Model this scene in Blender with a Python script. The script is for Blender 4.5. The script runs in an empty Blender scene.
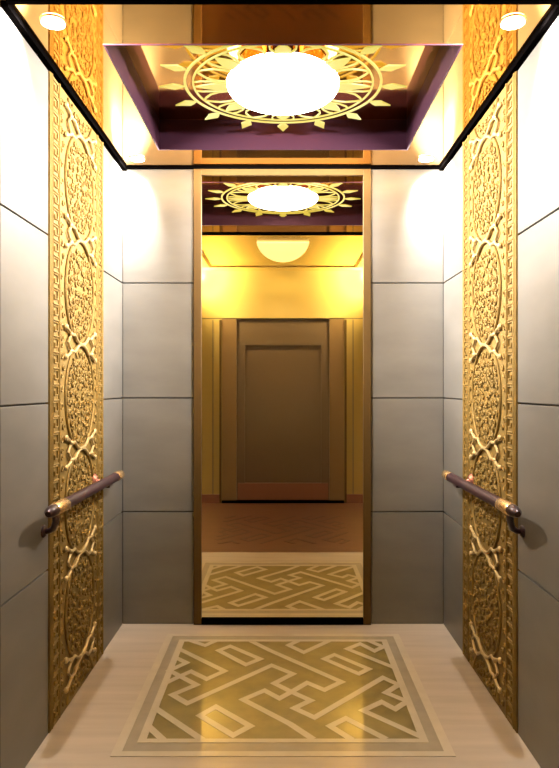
import bpy, math, random
from mathutils import Vector
random.seed(7)
S = bpy.context.scene
COL = S.collection
PI = math.pi
EYE = 1.33            # camera height
F = 713.0             # focal length in pixels (559x768)
CX, CY = 283.0, 387.0
YB = 4.0              # back wall of the cabin
YF = 2.27             # open front of the cabin
H = 2.556             # cabin ceiling
W = 0.9               # half width of the cabin
YL = -0.2             # lobby wall behind the camera
HL = 2.66             # lobby ceiling

# ------------------------------------------------------------------ materials
def nm(name):
    m = bpy.data.materials.new(name); m.use_nodes = True
    return m, m.node_tree, m.node_tree.nodes['Principled BSDF']
def add(nt, t, **k):
    n = nt.nodes.new(t)
    for a, b in k.items(): setattr(n, a, b)
    return n
def simple(name, col, rough=.5, metal=0., emit=0., ecol=None, coat=0., noise=0., nscale=(8, 8, 8), bump=0., bscale=60., spec=.5, aniso=0.):
    m, nt, b = nm(name)
    b.inputs['Base Color'].default_value = (*col, 1)
    b.inputs['Roughness'].default_value = rough
    b.inputs['Metallic'].default_value = metal
    b.inputs['Coat Weight'].default_value = coat
    b.inputs['Coat Roughness'].default_value = .08
    b.inputs['Specular IOR Level'].default_value = spec
    if emit:
        b.inputs['Emission Color'].default_value = (*(ecol or col), 1)
        b.inputs['Emission Strength'].default_value = emit
    tc = add(nt, 'ShaderNodeTexCoord')
    if noise:
        mp = add(nt, 'ShaderNodeMapping'); mp.inputs['Scale'].default_value = nscale
        nt.links.new(tc.outputs['Object'], mp.inputs[0])
        n = add(nt, 'ShaderNodeTexNoise'); n.inputs['Scale'].default_value = 1; n.inputs['Detail'].default_value = 6
        nt.links.new(mp.outputs[0], n.inputs['Vector'])
        r = add(nt, 'ShaderNodeValToRGB')
        r.color_ramp.elements[0].position = .3; r.color_ramp.elements[1].position = .7
        r.color_ramp.elements[0].color = (*[c*(1-noise) for c in col], 1)
        r.color_ramp.elements[1].color = (*[min(1, c*(1+noise)) for c in col], 1)
        nt.links.new(n.outputs['Fac'], r.inputs[0]); nt.links.new(r.outputs[0], b.inputs['Base Color'])
    if bump:
        n2 = add(nt, 'ShaderNodeTexNoise'); n2.inputs['Scale'].default_value = bscale; n2.inputs['Detail'].default_value = 4
        nt.links.new(tc.outputs['Object'], n2.inputs['Vector'])
        bp = add(nt, 'ShaderNodeBump'); bp.inputs['Strength'].default_value = bump; bp.inputs['Distance'].default_value = .003
        nt.links.new(n2.outputs['Fac'], bp.inputs['Height']); nt.links.new(bp.outputs[0], b.inputs['Normal'])
    return m

M = {}
M['panel']   = simple('satin_wall_panel', (.130, .122, .108), .42, .2, noise=.10, nscale=(3, 3, 9), spec=.35)
M['groove']  = simple('dark_joint', (.03, .025, .02), .6)
M['black']   = simple('black_trim', (.0012, .001, .001), .8, spec=0.)
M['ceil']    = simple('polished_gold_ceiling', (.97, .575, .175), .04, 1.)
M['coftop']  = simple('polished_gold_coffer', (.97, .55, .155), .07, 1.)
M['cofside'] = simple('dark_bronze_coffer_side', (.026, .009, .017), .35, .6, spec=.1)
M['mirror']  = simple('bronze_mirror_glass', (.97, .88, .66), .0, 1.)
M['frame']   = simple('bronze_frame', (.075, .043, .012), .5, .4, spec=.2)
M['gold']    = simple('gold_relief', (.185, .115, .026), .6, .35, spec=.25, noise=.12, nscale=(30, 30, 30), bump=.3, bscale=90)
M['goldbk']  = simple('gold_ground', (.14, .082, .016), .55, .4, noise=.25, nscale=(60, 60, 60), bump=.9, bscale=120)
M['goldhi']  = simple('bright_gold', (.38, .27, .11), .45, .4)
M['wood']    = simple('dark_red_wood', (.022, .005, .010), .45, 0, coat=.15, spec=.3, noise=.3, nscale=(40, 3, 40))
M['cap']     = simple('dark_cap', (.03, .012, .012), .3, .3)
M['brass']   = simple('polished_brass', (.95, .62, .28), .25, .9)
M['bracket'] = simple('copper_bracket', (.55, .22, .15), .3, .8)
M['lamp']    = simple('lit_lamp_diffuser', (1, 1, 1), .5, 0, emit=8., ecol=(1, .93, .80))
M['spot']    = simple('lit_downlight_lens', (1, 1, 1), .5, 0, emit=12., ecol=(1, .95, .85))
M['fili']    = simple('backlit_filigree', (.035, .03, .008), .5, 0., emit=.72, ecol=(1., .82, .13))
M['floor']   = simple('tan_stone', (.40, .335, .265), .28, 0, noise=.12, nscale=(1.5, 14, 1), coat=.25)
M['fpale']   = simple('pale_stone_inlay', (.44, .38, .28), .3, 0, noise=.08, nscale=(9, 9, 9), coat=.25)
M['fband']   = simple('grey_tan_stone', (.27, .23, .165), .3, 0, noise=.10, nscale=(12, 12, 12), coat=.25)
M['fgold']   = simple('olive_gold_field', (.20, .155, .045), .36, .1, noise=.22, nscale=(9, 9, 9), coat=.4)
M['lfloor']  = simple('red_brown_stone', (.13, .055, .03), .3, 0, noise=.15, nscale=(4, 20, 4), coat=.2)
M['lfret']   = simple('reflected_fret_brown', (.055, .022, .014), .3, 0)  # tone of the cabin fret pattern as a repeated reflection
M['lwall']   = simple('polished_gold_wall', (.55, .40, .12), .2, .6)
M['ldoor']   = simple('bronze_door', (.19, .115, .045), .35, .4)
M['lpanel']  = simple('bronze_door_panel', (.11, .070, .036), .4, .3)
M['lrefl']   = simple('red_brown_reflected_band', (.17, .062, .03), .4, .2)  # brown of the floor as it repeats between mirror and door
M['lceil']   = simple('cream_ceiling', (1., .84, .45), .25, .8)
M['lline']   = simple('brown_ceiling_line', (.55, .36, .12), .5, .2)
M['lside']   = simple('lobby_stone', (.20, .14, .08), .4, 0, noise=.1)
M['llamp']   = simple('reflected_lamp_glow', (1, 1, 1), .5, 0, emit=1.1, ecol=(1, .85, .38))  # glow imitating the cabin lamp reflected in the front wall

# ------------------------------------------------------------------ mesh helpers
ORG = {}
class MB:
    def __init__(s): s.v = []; s.f = []; s.sm = False
    def box(s, x0, x1, y0, y1, z0, z1):
        i = len(s.v)
        s.v += [(x0,y0,z0),(x1,y0,z0),(x1,y1,z0),(x0,y1,z0),(x0,y0,z1),(x1,y0,z1),(x1,y1,z1),(x0,y1,z1)]
        s.f += [[i+a for a in q] for q in ((0,3,2,1),(4,5,6,7),(0,1,5,4),(1,2,6,5),(2,3,7,6),(3,0,4,7))]
        return s
    def prism(s, pts, z0, z1):                       # pts CCW in xy
        n = len(pts); i = len(s.v)
        s.v += [(x, y, z0) for x, y in pts] + [(x, y, z1) for x, y in pts]
        s.f += [[i+k for k in range(n)][::-1], [i+n+k for k in range(n)]]
        s.f += [[i+k, i+(k+1) % n, i+n+(k+1) % n, i+n+k] for k in range(n)]
        return s
    def strip(s, pts, w, z0, z1, closed=False):      # mitred flat band along a polyline in xy
        P = [Vector(p).to_2d() for p in pts]; n = len(P); L = []; R = []
        for k in range(n):
            a = P[k-1] if (k > 0 or closed) else None
            b = P[(k+1) % n] if (k < n-1 or closed) else None
            d1 = (P[k]-a).normalized() if a is not None else (b-P[k]).normalized()
            d2 = (b-P[k]).normalized() if b is not None else d1
            t = d1+d2
            t = t.normalized() if t.length > 1e-5 else d1
            nn = Vector((-t.y, t.x)); c = max(.45, nn.dot(Vector((-d1.y, d1.x))))
            L.append(P[k]+nn*w/2/c); R.append(P[k]-nn*w/2/c)
        m = n if closed else n-1
        i = len(s.v)
        for k in range(n): s.v += [(L[k].x,L[k].y,z0),(R[k].x,R[k].y,z0),(R[k].x,R[k].y,z1),(L[k].x,L[k].y,z1)]
        for k in range(m):
            a = i+4*k; b = i+4*((k+1) % n)
            for q in range(4): s.f.append([a+q, a+(q+1) % 4, b+(q+1) % 4, b+q])
        if not closed:
            s.f.append([i, i+3, i+2, i+1][::-1]); a = i+4*(n-1); s.f.append([a, a+1, a+2, a+3][::-1])
        return s
    def tube(s, pts, r, seg=6, closed=False, flat=1., up=(0, 0, 1)):
        P = [Vector(p) for p in pts]; n = len(P); i = len(s.v); up = Vector(up)
        rr = r if isinstance(r, (list, tuple)) else [r]*n
        for k in range(n):
            if closed: t = P[(k+1) % n]-P[k-1]
            else: t = P[min(k+1, n-1)]-P[max(k-1, 0)]
            t.normalize()
            a = t.cross(up)
            if a.length < 1e-4: a = t.cross(Vector((1, 0, 0)))
            a.normalize(); b = a.cross(t)
            for q in range(seg):
                th = 2*PI*q/seg
                s.v.append(tuple(P[k]+a*math.cos(th)*rr[k]+b*math.sin(th)*rr[k]*flat))
        for k in range(n if closed else n-1):
            k2 = (k+1) % n
            for q in range(seg): s.f.append([i+k*seg+q, i+k*seg+(q+1) % seg, i+k2*seg+(q+1) % seg, i+k2*seg+q])
        if not closed:
            s.f.append([i+q for q in range(seg)][::-1]); s.f.append([i+(n-1)*seg+q for q in range(seg)])
        s.sm = True
        return s
    def lathe(s, c, prof, ax='z', seg=24, sx=1., sy=1.):   # prof = [(r, h)]
        i = len(s.v); n = len(prof); c = Vector(c)
        for r, h in prof:
            for q in range(seg):
                a = 2*PI*q/seg; u = r*math.cos(a)*sx; v = r*math.sin(a)*sy
                s.v.append(tuple(c+(Vector((u, v, h)) if ax == 'z' else Vector((h, u, v)) if ax == 'x' else Vector((u, h, v)))))
        for k in range(n-1):
            for q in range(seg): s.f.append([i+k*seg+q, i+k*seg+(q+1) % seg, i+(k+1)*seg+(q+1) % seg, i+(k+1)*seg+q])
        s.f.append([i+q for q in range(seg)][::-1]); s.f.append([i+(n-1)*seg+q for q in range(seg)])
        s.sm = True
        return s
    def build(s, name, mat, parent=None, bevel=0.):
        org = ORG.get(parent.name, (0, 0, 0)) if parent is not None else (0, 0, 0)
        me = bpy.data.meshes.new(name); me.from_pydata([(a-org[0], b-org[1], c-org[2]) for a, b, c in s.v], [], s.f); me.update()
        import bmesh
        b = bmesh.new(); b.from_mesh(me); bmesh.ops.recalc_face_normals(b, faces=b.faces); b.to_mesh(me); b.free()
        me.materials.append(mat)
        if s.sm:
            me.polygons.foreach_set('use_smooth', [True]*len(me.polygons))
            try: me.set_sharp_from_angle(angle=math.radians(40))
            except Exception: pass
        o = bpy.data.objects.new(name, me); COL.objects.link(o)
        if bevel:
            md = o.modifiers.new('bevel', 'BEVEL'); md.width = bevel; md.segments = 2; md.limit_method = 'ANGLE'
        if parent is not None:
            o.parent = parent
            ORG[o.name] = org
        return o
def empty(name, loc):
    o = bpy.data.objects.new(name, None); COL.objects.link(o); o.location = loc; o.empty_display_size = .1; ORG[o.name] = tuple(loc)
    return o
def tag(o, label=None, cat=None, group=None, kind=None):
    if label: o['label'] = label
    if cat: o['category'] = cat
    if group: o['group'] = group
    if kind: o['kind'] = kind
    return o
def copy_tree(o, parent=None):
    c = o.copy(); COL.objects.link(c)
    if parent is not None: c.parent = parent
    for ch in list(o.children): copy_tree(ch, c)
    return c

# ------------------------------------------------------------------ cabin shell
SEAM = [0.0, .63, 1.268, 1.913, H]
G = .0035
def cladding(wall, side, a0, a1):
    for k in range(4):
        z0 = SEAM[k]+(G if k else .001); z1 = SEAM[k+1]-(G if k < 3 else .002)
        m = MB()
        if side == 'back': m.box(a0+.002, a1-.002, YB, YB+.012, z0, z1)
        elif side == 'left': m.box(-W-.012, -W, a0+.002, a1-.002, z0, z1)
        else: m.box(W, W+.012, a0+.002, a1-.002, z0, z1)
        m.build('wall_panel', M['panel'], wall, .0012)
GY0, GY1 = 2.735, 3.545
wl = tag(MB().box(-W-.10, -W-.0125, YF, YB+.1, 0, H+.004).build('wall_left', M['groove']), 'left cabin wall of pale satin panels with thin dark joints', 'wall', kind='structure')
wr = tag(MB().box(W+.0125, W+.10, YF, YB+.1, 0, H+.004).build('wall_right', M['groove']), 'right cabin wall of pale satin panels with thin dark joints', 'wall', kind='structure')
wb = tag(MB().box(-W-.0125, W+.0125, YB+.0125, YB+.1, 0, H+.004).build('wall_back', M['groove']), 'back cabin wall with pale panels on both sides of the tall mirror', 'wall', kind='structure')
cladding(wl, 'left', YF, GY0); cladding(wl, 'left', GY1, YB)
cladding(wr, 'right', YF, GY0); cladding(wr, 'right', GY1, YB)
cladding(wb, 'back', -W, -.502); cladding(wb, 'back', .494, W)

fl = tag(MB().box(-W-.1, W+.1, YF-.02, YB+.1, -.06, 0).build('floor', M['floor']), 'polished tan stone floor of the cabin', 'floor', kind='structure')

OX, OY0, OY1, HT = .647, 2.56, 3.70, 2.715
m = MB()
m.box(-W-.1, -OX, YF, YB+.1, H+.005, HT); m.box(OX, W+.1, YF, YB+.1, H+.005, HT)
m.box(-OX, OX, YF, OY0, H+.005, HT); m.box(-OX, OX, OY1, YB+.1, H+.005, HT)
ce = tag(m.build('ceiling', M['ceil']), 'polished gold mirror ceiling of the cabin with a sunken rectangle', 'ceiling', kind='structure')
MB().box(-OX-.05, OX+.05, OY0-.05, OY1+.05, HT, HT+.03).build('coffer_top', M['coftop'], ce)
for nme, b in (('coffer_side', (-OX, -OX+.006, OY0, OY1)), ('coffer_side', (OX-.006, OX, OY0, OY1)),
               ('coffer_side', (-OX+.006, OX-.006, OY1-.006, OY1)), ('coffer_side', (-OX+.006, OX-.006, OY0, OY0+.006))):
    MB().box(*b, H+.003, HT-.0005).build(nme, M['cofside'], ce)
# black line where walls meet ceiling
TT = .018
tag(MB().box(-W, -W+.024, YF, YB, H-TT+.004, H+.0045).build('trim_1', M['black']), 'black trim line where the left wall meets the gold ceiling', 'trim', kind='structure')
tag(MB().box(W-.024, W, YF, YB, H-TT+.004, H+.0045).build('trim_2', M['black']), 'black trim line where the right wall meets the gold ceiling', 'trim', kind='structure')
tag(MB().box(-W+.024, W-.024, YB-.014, YB, H-.006, H+.0045).build('trim_3', M['black']), 'black trim line where the back wall meets the gold ceiling', 'trim', kind='structure')
tag(MB().box(-W+.024, W-.024, YF-.020, YF+.003, H-.007, H+.0045).build('trim_4', M['black']), 'black trim along the front edge of the gold ceiling', 'trim', kind='structure')

# ------------------------------------------------------------------ mirror
mi = tag(empty('wall_mirror', (0, YB-.01, 0)), 'tall bronze-tinted mirror in a thin bronze frame on the back wall', 'mirror')
MX0, MX1, MZ0, MZ1 = -.456, .449, .038, 2.513
MB().box(MX0-.01, MX1+.01, YB-.008, YB+.010, MZ0-.01, MZ1+.01).build('mirror_glass', M['mirror'], mi)
MB().box(-.499, MX0, YB-.022, YB+.011, .002, MZ1+.034).build('frame_side', M['frame'], mi, .002)
MB().box(MX1, .491, YB-.022, YB+.011, .002, MZ1+.034).build('frame_side', M['frame'], mi, .002)
MB().box(MX0, MX1, YB-.022, YB+.011, MZ1, MZ1+.034).build('frame_top', M['frame'], mi, .002)
tag(MB().box(MX0, MX1, YB-.022, YB+.011, .002, MZ0).build('frame_bottom', M['black'], mi, .002), 'near-black bottom rail of the frame')

# ------------------------------------------------------------------ floor medallion
def fp(px, py): return ((px-CX)/(py-CY)*EYE, EYE*F/(py-CY))
fm = tag(empty('floor_medallion', (0, 3.2, 0)), 'rectangular olive and cream fret-pattern inlay in the middle of the tan floor', 'floor inlay')
FX, FY0, FY1 = .527, 2.69, 3.735
BX, BY0, BY1 = .622, 2.565, 3.835
def ring(x, y0, y1, w, z0, z1):      # rectangular band whose OUTER edge is x,y0,y1
    h = w/2
    return MB().strip([(-x+h, y0+h), (x-h, y0+h), (x-h, y1-h), (-x+h, y1-h)], w, z0, z1, True)
MB().box(-BX+.01, BX-.01, BY0+.01, BY1-.01, .0002, .0010).build('border_band', M['fband'], fm)
ring(BX, BY0, BY1, .035, .0004, .0022).build('outer_border', M['fpale'], fm)
ring(FX+.018, FY0-.028, FY1+.014, .030, .0006, .0026).build('inner_border', M['fpale'], fm)
MB().box(-FX, FX, FY0, FY1, .0006, .0014).build('pattern_field', M['fgold'], fm)
A = lambda pts: [(130+x/3.494, 625+y/3.494) for x, y in pts]
B = lambda pts: [(270+x/3.494, 625+y/3.494) for x, y in pts]
LINES = [
 (A([(160,83),(330,162),(268,190),(213,163),(175,180),(112,207)]), 0),
 (A([(148,113),(197,133),(135,160),(175,180),(232,210),(148,245),(200,275),(495,142),(569,172),(504,205),(564,235)])
   + B([(142,265),(85,292),(155,325),(395,185),(450,210),(405,238),(480,268),(437,295),(390,270),(325,300),(528,392)]), 0),
 (A([(420,56),(489,90)]) + B([(250,200),(190,228),(130,203),(75,235),(33,258)]) + A([(470,230),(395,262),(559,347)]) + B([(150,400)]), 0),
 (A([(310,90),(350,75),(455,120),(405,140)]), 1),
 (A([(245,318),(300,287),(420,355),(360,387)]), 1),
 (B([(190,120),(225,105),(345,155),(310,172)]), 1),
 (B([(405,400),(265,328),(210,355),(285,402)]), 0),
 (B([(102,55),(65,72),(118,97),(210,55)]), 0),
 (B([(342,55),(395,78),(365,92),(315,67),(270,85),(438,152)]), 0),
 (A([(205,53),(262,73),(305,53)]), 0),
 (A([(76,290),(252,403)]), 0),
 (A([(52,352),(115,403)]), 0)]
for li, (pts, cl) in enumerate(LINES):
    q = [fp(*p) for p in pts]
    q = [(max(-FX-.006, min(FX+.006, x)), max(FY0-.01, min(FY1+.006, y))) for x, y in q]
    MB().strip(q, .031, .0008, .0019+.00008*li, bool(cl)).build('fret_line', M['fpale'], fm)

lm = tag(empty('floor_medallion', (0, 1.25, 0)), 'dark brown fret pattern on the added lobby floor, imitating the reflected cabin floor', 'floor inlay')
for li, (pts, cl) in enumerate(LINES):
    q = [fp(*p) for p in pts]
    q = [(max(-FX, min(FX, x))*1.1, .62+(max(FY0, min(FY1, y))-FY0)*1.25) for x, y in q]
    MB().strip(q, .035, .0002, .0012+.00008*li, bool(cl)).build('fret_line', M['lfret'], lm)  # painted stand-in for the cabin floor pattern reflected again

# ------------------------------------------------------------------ gold relief panels
PW = (GY1-GY0)/2; PC = (GY0+GY1)/2
XV = [.15, .605, 1.06, 1.515, 1.97, 2.425]
def relief(side):
    t = .010
    def P(u, v, d=0.): return (side*(W-.004-d), PC+u, v)
    root = tag(empty('relief_panel', (side*W, PC, 0)),
               'full-height gilded relief panel of ovals and scrolls on the %s wall' % ('left' if side < 0 else 'right'), 'wall panel',
               'gilded relief panels on the side walls')
    x0, x1 = sorted((side*(W+.012), side*(W-.004)))
    gm = MB().box(x0, x1, GY0, GY1, .002, H-.012)
    # plain outer edging and inner fillet lines
    m = MB()
    for u, w in ((-PW+.006, .005), (PW-.006, .005)):
        m.tube([P(u, .01, .002), P(u, H-.015, .002)], w, 6, flat=.6, up=(side, 0, 0))
    m.build('edge_moulding', M['gold'], root)
    for sgn in (-1, 1):
        m = MB()
        for u in (.292, .386):
            m.tube([P(sgn*u, .01, .002), P(sgn*u, H-.015, .002)], .006, 6, up=(side, 0, 0))
        m.build('fillet', M['gold'], root)
        m = MB(); n = 40; st = (H-.04)/n
        for k in range(n):                     # squared spiral key
            v = .02+k*st; a = .304; b = .374; h = st*.86
            path = [(a, v), (b, v), (b, v+h), (a+.012, v+h), (a+.012, v+.38*h), (b-.020, v+.38*h), (b-.020, v+.68*h)]
            m.tube([P(sgn*x, y, .003) for x, y in path], .0042, 5, up=(side, 0, 0))
        m.build('key_border', M['gold'], root)
    random.seed(11)
    ov = [(XV[k]+XV[k+1])/2 for k in range(5)]+[XV[0]-.2275, XV[5]+.2275]
    for vc in ov:
        ring_ = []; n = 44
        for k in range(n):
            a = 2*PI*k/n; u = .215*math.cos(a); v = vc+.2255*math.sin(a)
            ring_.append((u, v))
        ins = [p for p in ring_ if .012 < p[1] < H-.02]
        m = MB()
        if len(ins) == n: m.tube([P(u, v, .004) for u, v in ring_], .0058, 6, True, up=(side, 0, 0))
        else:
            if vc < 1: ins = sorted(ins, key=lambda p: math.atan2(p[1]-vc, p[0]))
            else:
                ins = sorted(ins, key=lambda p: (math.atan2(p[1]-vc, p[0])) % (2*PI))
            m.tube([P(u, v, .004) for u, v in ins], .0058, 6, up=(side, 0, 0))
        m.build('oval_rim', M['gold'], root)
        # scrolls inside the oval, symmetric about its axis
        m = gm
        pts = []
        for tr in range(700):
            u = random.uniform(.004, .185); v = vc+random.uniform(-.195, .195)
            if (u/.188)**2+((v-vc)/.198)**2 > 1 or not .03 < v < H-.04: continue
            if all((u-a)**2+(v-b)**2 > .030**2 for a, b, _ in pts): pts.append((u, v, random.uniform(.013, .019)))
        for (u, v, r) in pts:
            ph = random.uniform(0, 2*PI); dr = random.choice((-1, 1))
            for sgn in (-1, 1):
                sp = []
                for k in range(11):
                    a = ph+dr*k*.75; rad = r*(1-k/12.5)
                    sp.append(P(sgn*(u+rad*math.cos(a)), v+rad*math.sin(a), .003+.004*k/11))
                m.tube(sp, [.0046]*10+[.006], 5, up=(side, 0, 0))
    # spandrel scrolls between oval and fillet
    for vx in XV:
        m = gm
        for sv in (-1, 1):
            for u, dv, r in ((.262, .055, .018), (.240, .105, .014), (.268, .135, .014), (.266, .19, .016), (.262, .012, .014), (.19, .085, .0)):
                if r == 0: continue
                v = vx+sv*dv
                if not .02 < v < H-.03: continue
                for sgn in (-1, 1):
                    sp = [P(sgn*(u-r*(1-k/12.)*math.cos(k*.75)), v+sv*r*(1-k/12.)*math.sin(k*.75), .003) for k in range(10)]
                    m.tube(sp, .0042, 5, up=(side, 0, 0))
        # bright crossed branches with knobs
        m = MB()
        for sgn in (-1, 1):
            for sv in (-1, 1):
                arm = [(0, 0), (.04, .004), (.075, .018), (.105, .036), (.150, .034), (.185, .050), (.215, .058)]
                m.tube([P(sgn*u, vx+sv*v, .010) for u, v in arm], [.0075, .007, .007, .007, .0065, .0065, .006], 7, up=(side, 0, 0))
                m.lathe(P(sgn*.222, vx+sv*.061, .009), [(.001, -.010), (.010, -.007), (.014, 0), (.010, .007), (.001, .010)], 'x', 10)
                m.lathe(P(sgn*.158, vx+sv*.036, .010), [(.001, -.010), (.009, -.006), (.012, 0), (.009, .006), (.001, .010)], 'x', 10)
            m.tube([P(sgn*u, vx+v, .009) for u, v in ((.150, .034), (.182, .014), (.196, 0), (.182, -.014), (.150, -.034))], .006, 6, up=(side, 0, 0))
        m.build('branch_ornament', M['goldhi'], root)
    gm.build('scrolled_ground', M['gold'], root)
    return root
relief(-1); relief(1)

# ------------------------------------------------------------------ handrails
def handrail(side):
    root = tag(empty('handrail', (side*W, 3.06, .89)), 'dark red wooden handrail with brass ferrules across the gilded panel on the %s' % ('left' if side < 0 else 'right'),
               'handrail', 'handrails of the cabin')
    x = side*.822; z = .888
    UP = (0, 0, 1)
    MB().tube([(x, 2.56, z), (x, 3.50, z)], .0220, 16).build('wooden_bar', M['wood'], root)
    tag(MB().tube([(x, 2.560, z), (x, 2.564, z), (x, 2.686, z), (x, 2.690, z)], [.0220, .0238, .0238, .0220], 18).build('ferrule', M['brass'], root), 'brass ferrule')
    tag(MB().tube([(x, 3.50, z), (x, 3.504, z), (x, 3.60, z), (x, 3.615, z)], [.0220, .0238, .0225, .012], 18).build('ferrule', M['brass'], root), 'brass end ferrule')
    tag(MB().tube([(x, 2.56, z), (x, 2.53, z), (x+side*.001, 2.512, z-.002), (x+side*.002, 2.500, z-.005)], [.0225, .0215, .0185, .011], 18).build('end_cap', M['cap'], root), 'near-black rounded end cap')
    f = MB().lathe((side*W, 2.675, z-.100), [(.024, 0), (.024, -side*.006), (.015, -side*.012)], 'x', 20).build('wall_bracket', M['cap'], root)
    MB().tube([(side*(W-.006), 2.675, z-.100), (side*.875, 2.67, z-.098), (side*.848, 2.64, z-.080), (side*.828, 2.60, z-.045), (x, 2.575, z-.016)], [.011, .011, .012, .013, .014], 10, up=(0, 1, 0)).build('bracket_arm', M['cap'], f)
    yb = 3.36
    f = MB().lathe((side*(W-.004), yb, z), [(.034, 0), (.034, -side*.010), (.020, -side*.022)], 'x', 20).build('wall_bracket', M['bracket'], root)
    MB().tube([(side*(W-.018), yb, z), (side*.860, yb, z-.006), (x, yb, z-.022), (x, yb, z-.016)], .010, 10, up=(0, 1, 0)).build('bracket_arm', M['bracket'], f)
    tag(MB().box(*sorted((x-.014, x+.014)), yb-.035, yb+.035, z-.029, z-.018).build('saddle', M['cap'], f, .002), 'dark saddle plate')
handrail(-1); handrail(1)

# ------------------------------------------------------------------ central lamp with filigree
LY = 3.075; LZ = EYE+1.296
lamp = tag(empty('ceiling_lamp', (0, LY, LZ)), 'large glowing oval ceiling lamp inside a pierced gold sunburst ring', 'ceiling lamp')
EX, EY = .243, .315
prof = [(.97, .006), (1.0, .003), (.985, -.006), (.93, -.013), (.8, -.020), (.6, -.025), (.35, -.028), (.05, -.029)]
dm = MB(); dm.lathe((0, LY, LZ), [(r, h) for r, h in prof], 'z', 56, EX, EY)
dm.build('lamp_diffuser', M['lamp'], lamp)
MB().lathe((0, LY, LZ), [(.80, .0855), (.80, .0055)], 'z', 48, EX, EY).build('lamp_housing', M['coftop'], lamp)
def circ(r, n=96): return [(r*math.cos(2*PI*k/n), LY+r*math.sin(2*PI*k/n)) for k in range(n)]
Z0, Z1 = LZ-.003, LZ+.003
MB().strip(circ(.420), .0105, Z0, Z1, True).build('sunburst_ring', M['fili'], lamp)
MB().strip(circ(.385), .0075, Z0, Z1, True).build('sunburst_ring', M['fili'], lamp)
def rot(pts, a):
    c, s_ = math.cos(a), math.sin(a)
    return [(x*c-y*s_, LY+x*s_+y*c) for x, y in pts]
def rl(a):           # radius of the oval lamp along a
    return 1/math.sqrt((math.cos(a)/EX)**2+(math.sin(a)/EY)**2)
for k in range(16):
    a = k*PI/8
    d = [(.424, 0), (.448, -.017), (.470, -.027), (.492, -.017), (.535, 0), (.492, .017), (.470, .027), (.448, .017)]
    MB().prism(rot(d, a), Z0, Z1).build('diamond_point', M['fili'], lamp)
for k in range(8):
    a = k*PI/4; r0 = rl(a)-.01
    m = MB()
    q = lambda f: r0+(.385-r0)*f
    # fan-shaped leaf: stem body plus veins that spread to the ring
    m.prism(rot([(q(0), -.030), (q(.40), -.032), (q(.70), -.018), (q(.97), 0), (q(.70), .018), (q(.40), .032), (q(0), .030)], a), Z0, Z1)
    for s_ in (-1, 1):
        m.strip(rot([(q(.05), s_*.030), (q(.45), s_*.050), (q(.78), s_*.052), (.381, s_*.044)], a), .0065, Z0, Z1)
    m.build('sunburst_leaf', M['fili'], lamp)
    a2 = a+PI/8; r0 = rl(a2)-.012
    q = lambda f: r0+(.385-r0)*f
    for s_ in (-1, 1):
        MB().strip(rot([(q(0), s_*.046), (q(.3), s_*.054), (q(.6), s_*.046), (q(.85), s_*.022), (q(1.), 0)], a2), .0075, Z0, Z1).build('pointed_arch', M['fili'], lamp)

# ------------------------------------------------------------------ downlights
dl = None
spots = [(-.774, 2.40, 'gold ceiling downlight at the front left corner'), (.774, 2.40, 'gold ceiling downlight at the front right corner'),
         (-.784, 3.835, 'small ceiling downlight at the back left corner by the mirror wall'), (.77, 3.835, 'small ceiling downlight at the back right corner by the mirror wall')]
for i, (x, y, lab) in enumerate(spots):
    if dl is None:
        dl = empty('downlight', (0, 0, H+.005))
        MB().lathe((0, 0, H+.005), [(.044, .002), (.044, -.003), (.040, -.004)], 'z', 32).build('trim_ring', M['brass'], dl)
        MB().lathe((0, 0, H-.001), [(.0385, .0), (.0385, -.0035), (.036, -.0045)], 'z', 32).build('lens', M['spot'], dl)
        o = dl
    else: o = copy_tree(dl)
    o.location = (x, y, H+.005)
    tag(o, lab, 'downlight', 'corner downlights of the cabin')

# ------------------------------------------------------------------ added lobby before the cabin, imitating the mirror's repeated reflections
LX = 2.0
tag(MB().box(-LX, LX, YL, YF-.02, -.06, 0).build('floor_lobby', M['lfloor']), 'red-brown floor of the added lobby, standing in for the reflected cabin floor', 'floor', kind='structure')
clo = tag(MB().box(-LX, LX, YL-.1, YF-.0, HL, HL+.06).build('ceiling_lobby', M['lceil']), 'cream ceiling of the added lobby, standing in for the reflected cabin ceiling', 'ceiling', kind='structure')
MB().strip([(-.80, .12), (.80, .12), (.80, 1.9), (-.80, 1.9)], .035, HL-.008, HL+.001, True).build('coffer_reflection_line', M['lline'], clo)  # added line imitating the reflected outline of the ceiling coffer
tag(MB().box(-LX-.1, -LX, YL-.1, YF, 0, HL+.06).build('wall_lobby_left', M['lside']), 'left lobby wall of tan stone', 'wall', kind='structure')
tag(MB().box(LX, LX+.1, YL-.1, YF, 0, HL+.06).build('wall_lobby_right', M['lside']), 'right lobby wall of tan stone', 'wall', kind='structure')
m = MB()
m.box(-LX, -W-.02, YF-.12, YF-.001, 0, HL); m.box(W+.02, LX, YF-.12, YF-.001, 0, HL); m.box(-W-.02, W+.02, YF-.03, YF-.001, H+.006, HL)
tag(m.build('wall_lobby_front', M['lside']), 'stone lobby wall around the cabin opening', 'wall', kind='structure')
SL = F/8.2
def lz(py): return EYE+(CY-py)/SL
m = MB()
m.box(-LX, -.70, YL-.1, YL, 0, lz(319)); m.box(.70, LX, YL-.1, YL, 0, lz(319)); m.box(-LX, LX, YL-.1, YL, lz(319)+.008, HL)
lw = tag(m.build('wall_lobby_back', M['lwall']), 'polished gold wall of the added lobby, standing in for the reflected cabin front', 'wall', kind='structure')  # added wall in place of the cabin's reflected front
MB().box(-LX, LX, YL-.1, YL-.01, lz(319), lz(319)+.008).build('joint_strip', M['groove'], lw)
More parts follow.
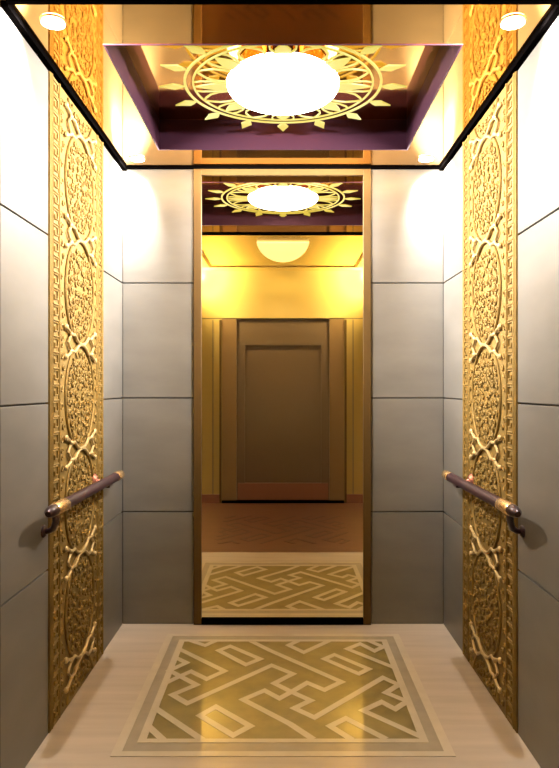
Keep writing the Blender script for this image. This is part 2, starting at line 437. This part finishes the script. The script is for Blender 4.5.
for s_ in (-1, 1):
    MB().box(*sorted((s_*.705, s_*.73)), YL, YL+.012, 0, lz(320)).build('pilaster_strip', M['frame'], lw)
    MB().box(*sorted((s_*.80, s_*.808)), YL, YL+.004, 0, lz(320)).build('joint_strip', M['groove'], lw)
    MB().box(*sorted((s_*.73, s_*1.6)), YL, YL+.015, 0, .10).build('skirting', M['lrefl'], lw)
dr = tag(empty('door_1', (0, YL, 0)), 'added bronze lift door whose nested panels imitate repeated mirror reflections', 'door', kind='structure')
m = MB(); m.box(-.70, -.535, YL-.06, YL-.005, 0, lz(319)); m.box(.535, .70, YL-.06, YL-.005, 0, lz(319)); 
m.build('door_frame', M['ldoor'], dr)
m = MB(); m.box(-.535, -.44, YL-.07, YL-.025, .0, lz(319)); m.box(.44, .535, YL-.07, YL-.025, .0, lz(319)); m.box(-.44, .44, YL-.07, YL-.025, lz(345), lz(319))  # leaf edges trace the mirror frame as repeated by reflection
m.build('door_leaf', M['lpanel'], dr)
MB().box(-.44, .44, YL-.08, YL-.045, 0, lz(345)).build('nested_reflection_panel', M['lpanel'], dr)  # panel shaped as the next repeat of the reflected door
MB().box(-.52, .52, YL-.045, YL-.010, .035, .225).build('floor_reflection_band', M['lrefl'], dr)  # brown band imitating the floor in the repeated reflection
MB().box(-.70, .70, YL-.02, YL+.03, 0, .028).build('frame_reflection_strip', M['black'], dr)  # dark strip imitating the reflected bottom rail of the mirror frame
ll = tag(empty('ceiling_lamp', (0, 1.46, HL)), 'added half-round glow on the lobby ceiling, imitating the reflected cabin lamp', 'ceiling lamp')
MB().prism([(.24*math.cos(k*PI/24), 1.46-1.0*math.sin(k*PI/24)) for k in range(25)], HL-.015, HL).build('lamp_diffuser', M['llamp'], ll, .004)  # added half-round glow shaped like the cabin lamp's cut-off reflection

# ------------------------------------------------------------------ lights
def area(name, loc, sx, sy, e, col, rot=(0, 0, 0), spread=180, shape='RECTANGLE'):
    l = bpy.data.lights.new(name, 'AREA'); l.shape = shape; l.size = sx; l.size_y = sy; l.energy = e; l.color = col; l.spread = math.radians(spread)
    o = bpy.data.objects.new(name, l); COL.objects.link(o); o.location = loc; o.rotation_euler = rot
    return o
def spot(name, loc, e, col, ang, blend=1., r=.03, rot=(0, 0, 0)):
    l = bpy.data.lights.new(name, 'SPOT'); l.energy = e; l.color = col; l.spot_size = math.radians(ang); l.spot_blend = blend; l.shadow_soft_size = r
    o = bpy.data.objects.new(name, l); COL.objects.link(o); o.location = loc; o.rotation_euler = rot
    return o
for i, (x, y, lab) in enumerate(spots):
    d = Vector((.8*(1 if x > 0 else -1), .45 if y > 3 else -.35, -.9)).to_track_quat('-Z', 'Y').to_euler()
    spot('downlight_beam', (x, y, H-.02), 300, (1, .95, .90), 122, rot=d)
    d = Vector((-1 if x > 0 else 1, .75 if y < 3 else -.35, -.09)).to_track_quat('-Z', 'Y').to_euler()
    spot('added_cross_beam', (x, y, H-.035), 730, (1, .94, .89), 97, rot=d)  # second beam added per downlight to brighten the opposite upper walls
for x in (-.97, .97):
    d = Vector((-x*.8, -.8, -.30)).to_track_quat('-Z', 'Y').to_euler()
    spot('added_lobby_beam', (x, .05, HL-.02), 320, (1, .84, .5), 130, r=.05, rot=d)  # added lamp without a fixture, brightens the gold lobby wall

w = bpy.data.worlds.new('world'); S.world = w; w.use_nodes = True
w.node_tree.nodes['Background'].inputs[0].default_value = (.9, .75, .5, 1)
w.node_tree.nodes['Background'].inputs[1].default_value = .05

# ------------------------------------------------------------------ camera
c = bpy.data.cameras.new('camera'); co = bpy.data.objects.new('camera', c); COL.objects.link(co)
co.location = (0, 0, EYE); co.rotation_euler = (PI/2, 0, 0)
c.sensor_width = 36; c.lens = F/768*36; c.clip_start = .01
c.shift_x = -(CX-279.5)/768; c.shift_y = (CY-384)/768
S.camera = co
S.view_settings.view_transform = 'Standard'; S.view_settings.look = 'None'; S.view_settings.gamma = 1
S.view_settings.use_curve_mapping = False
S.view_settings.exposure = 0.0
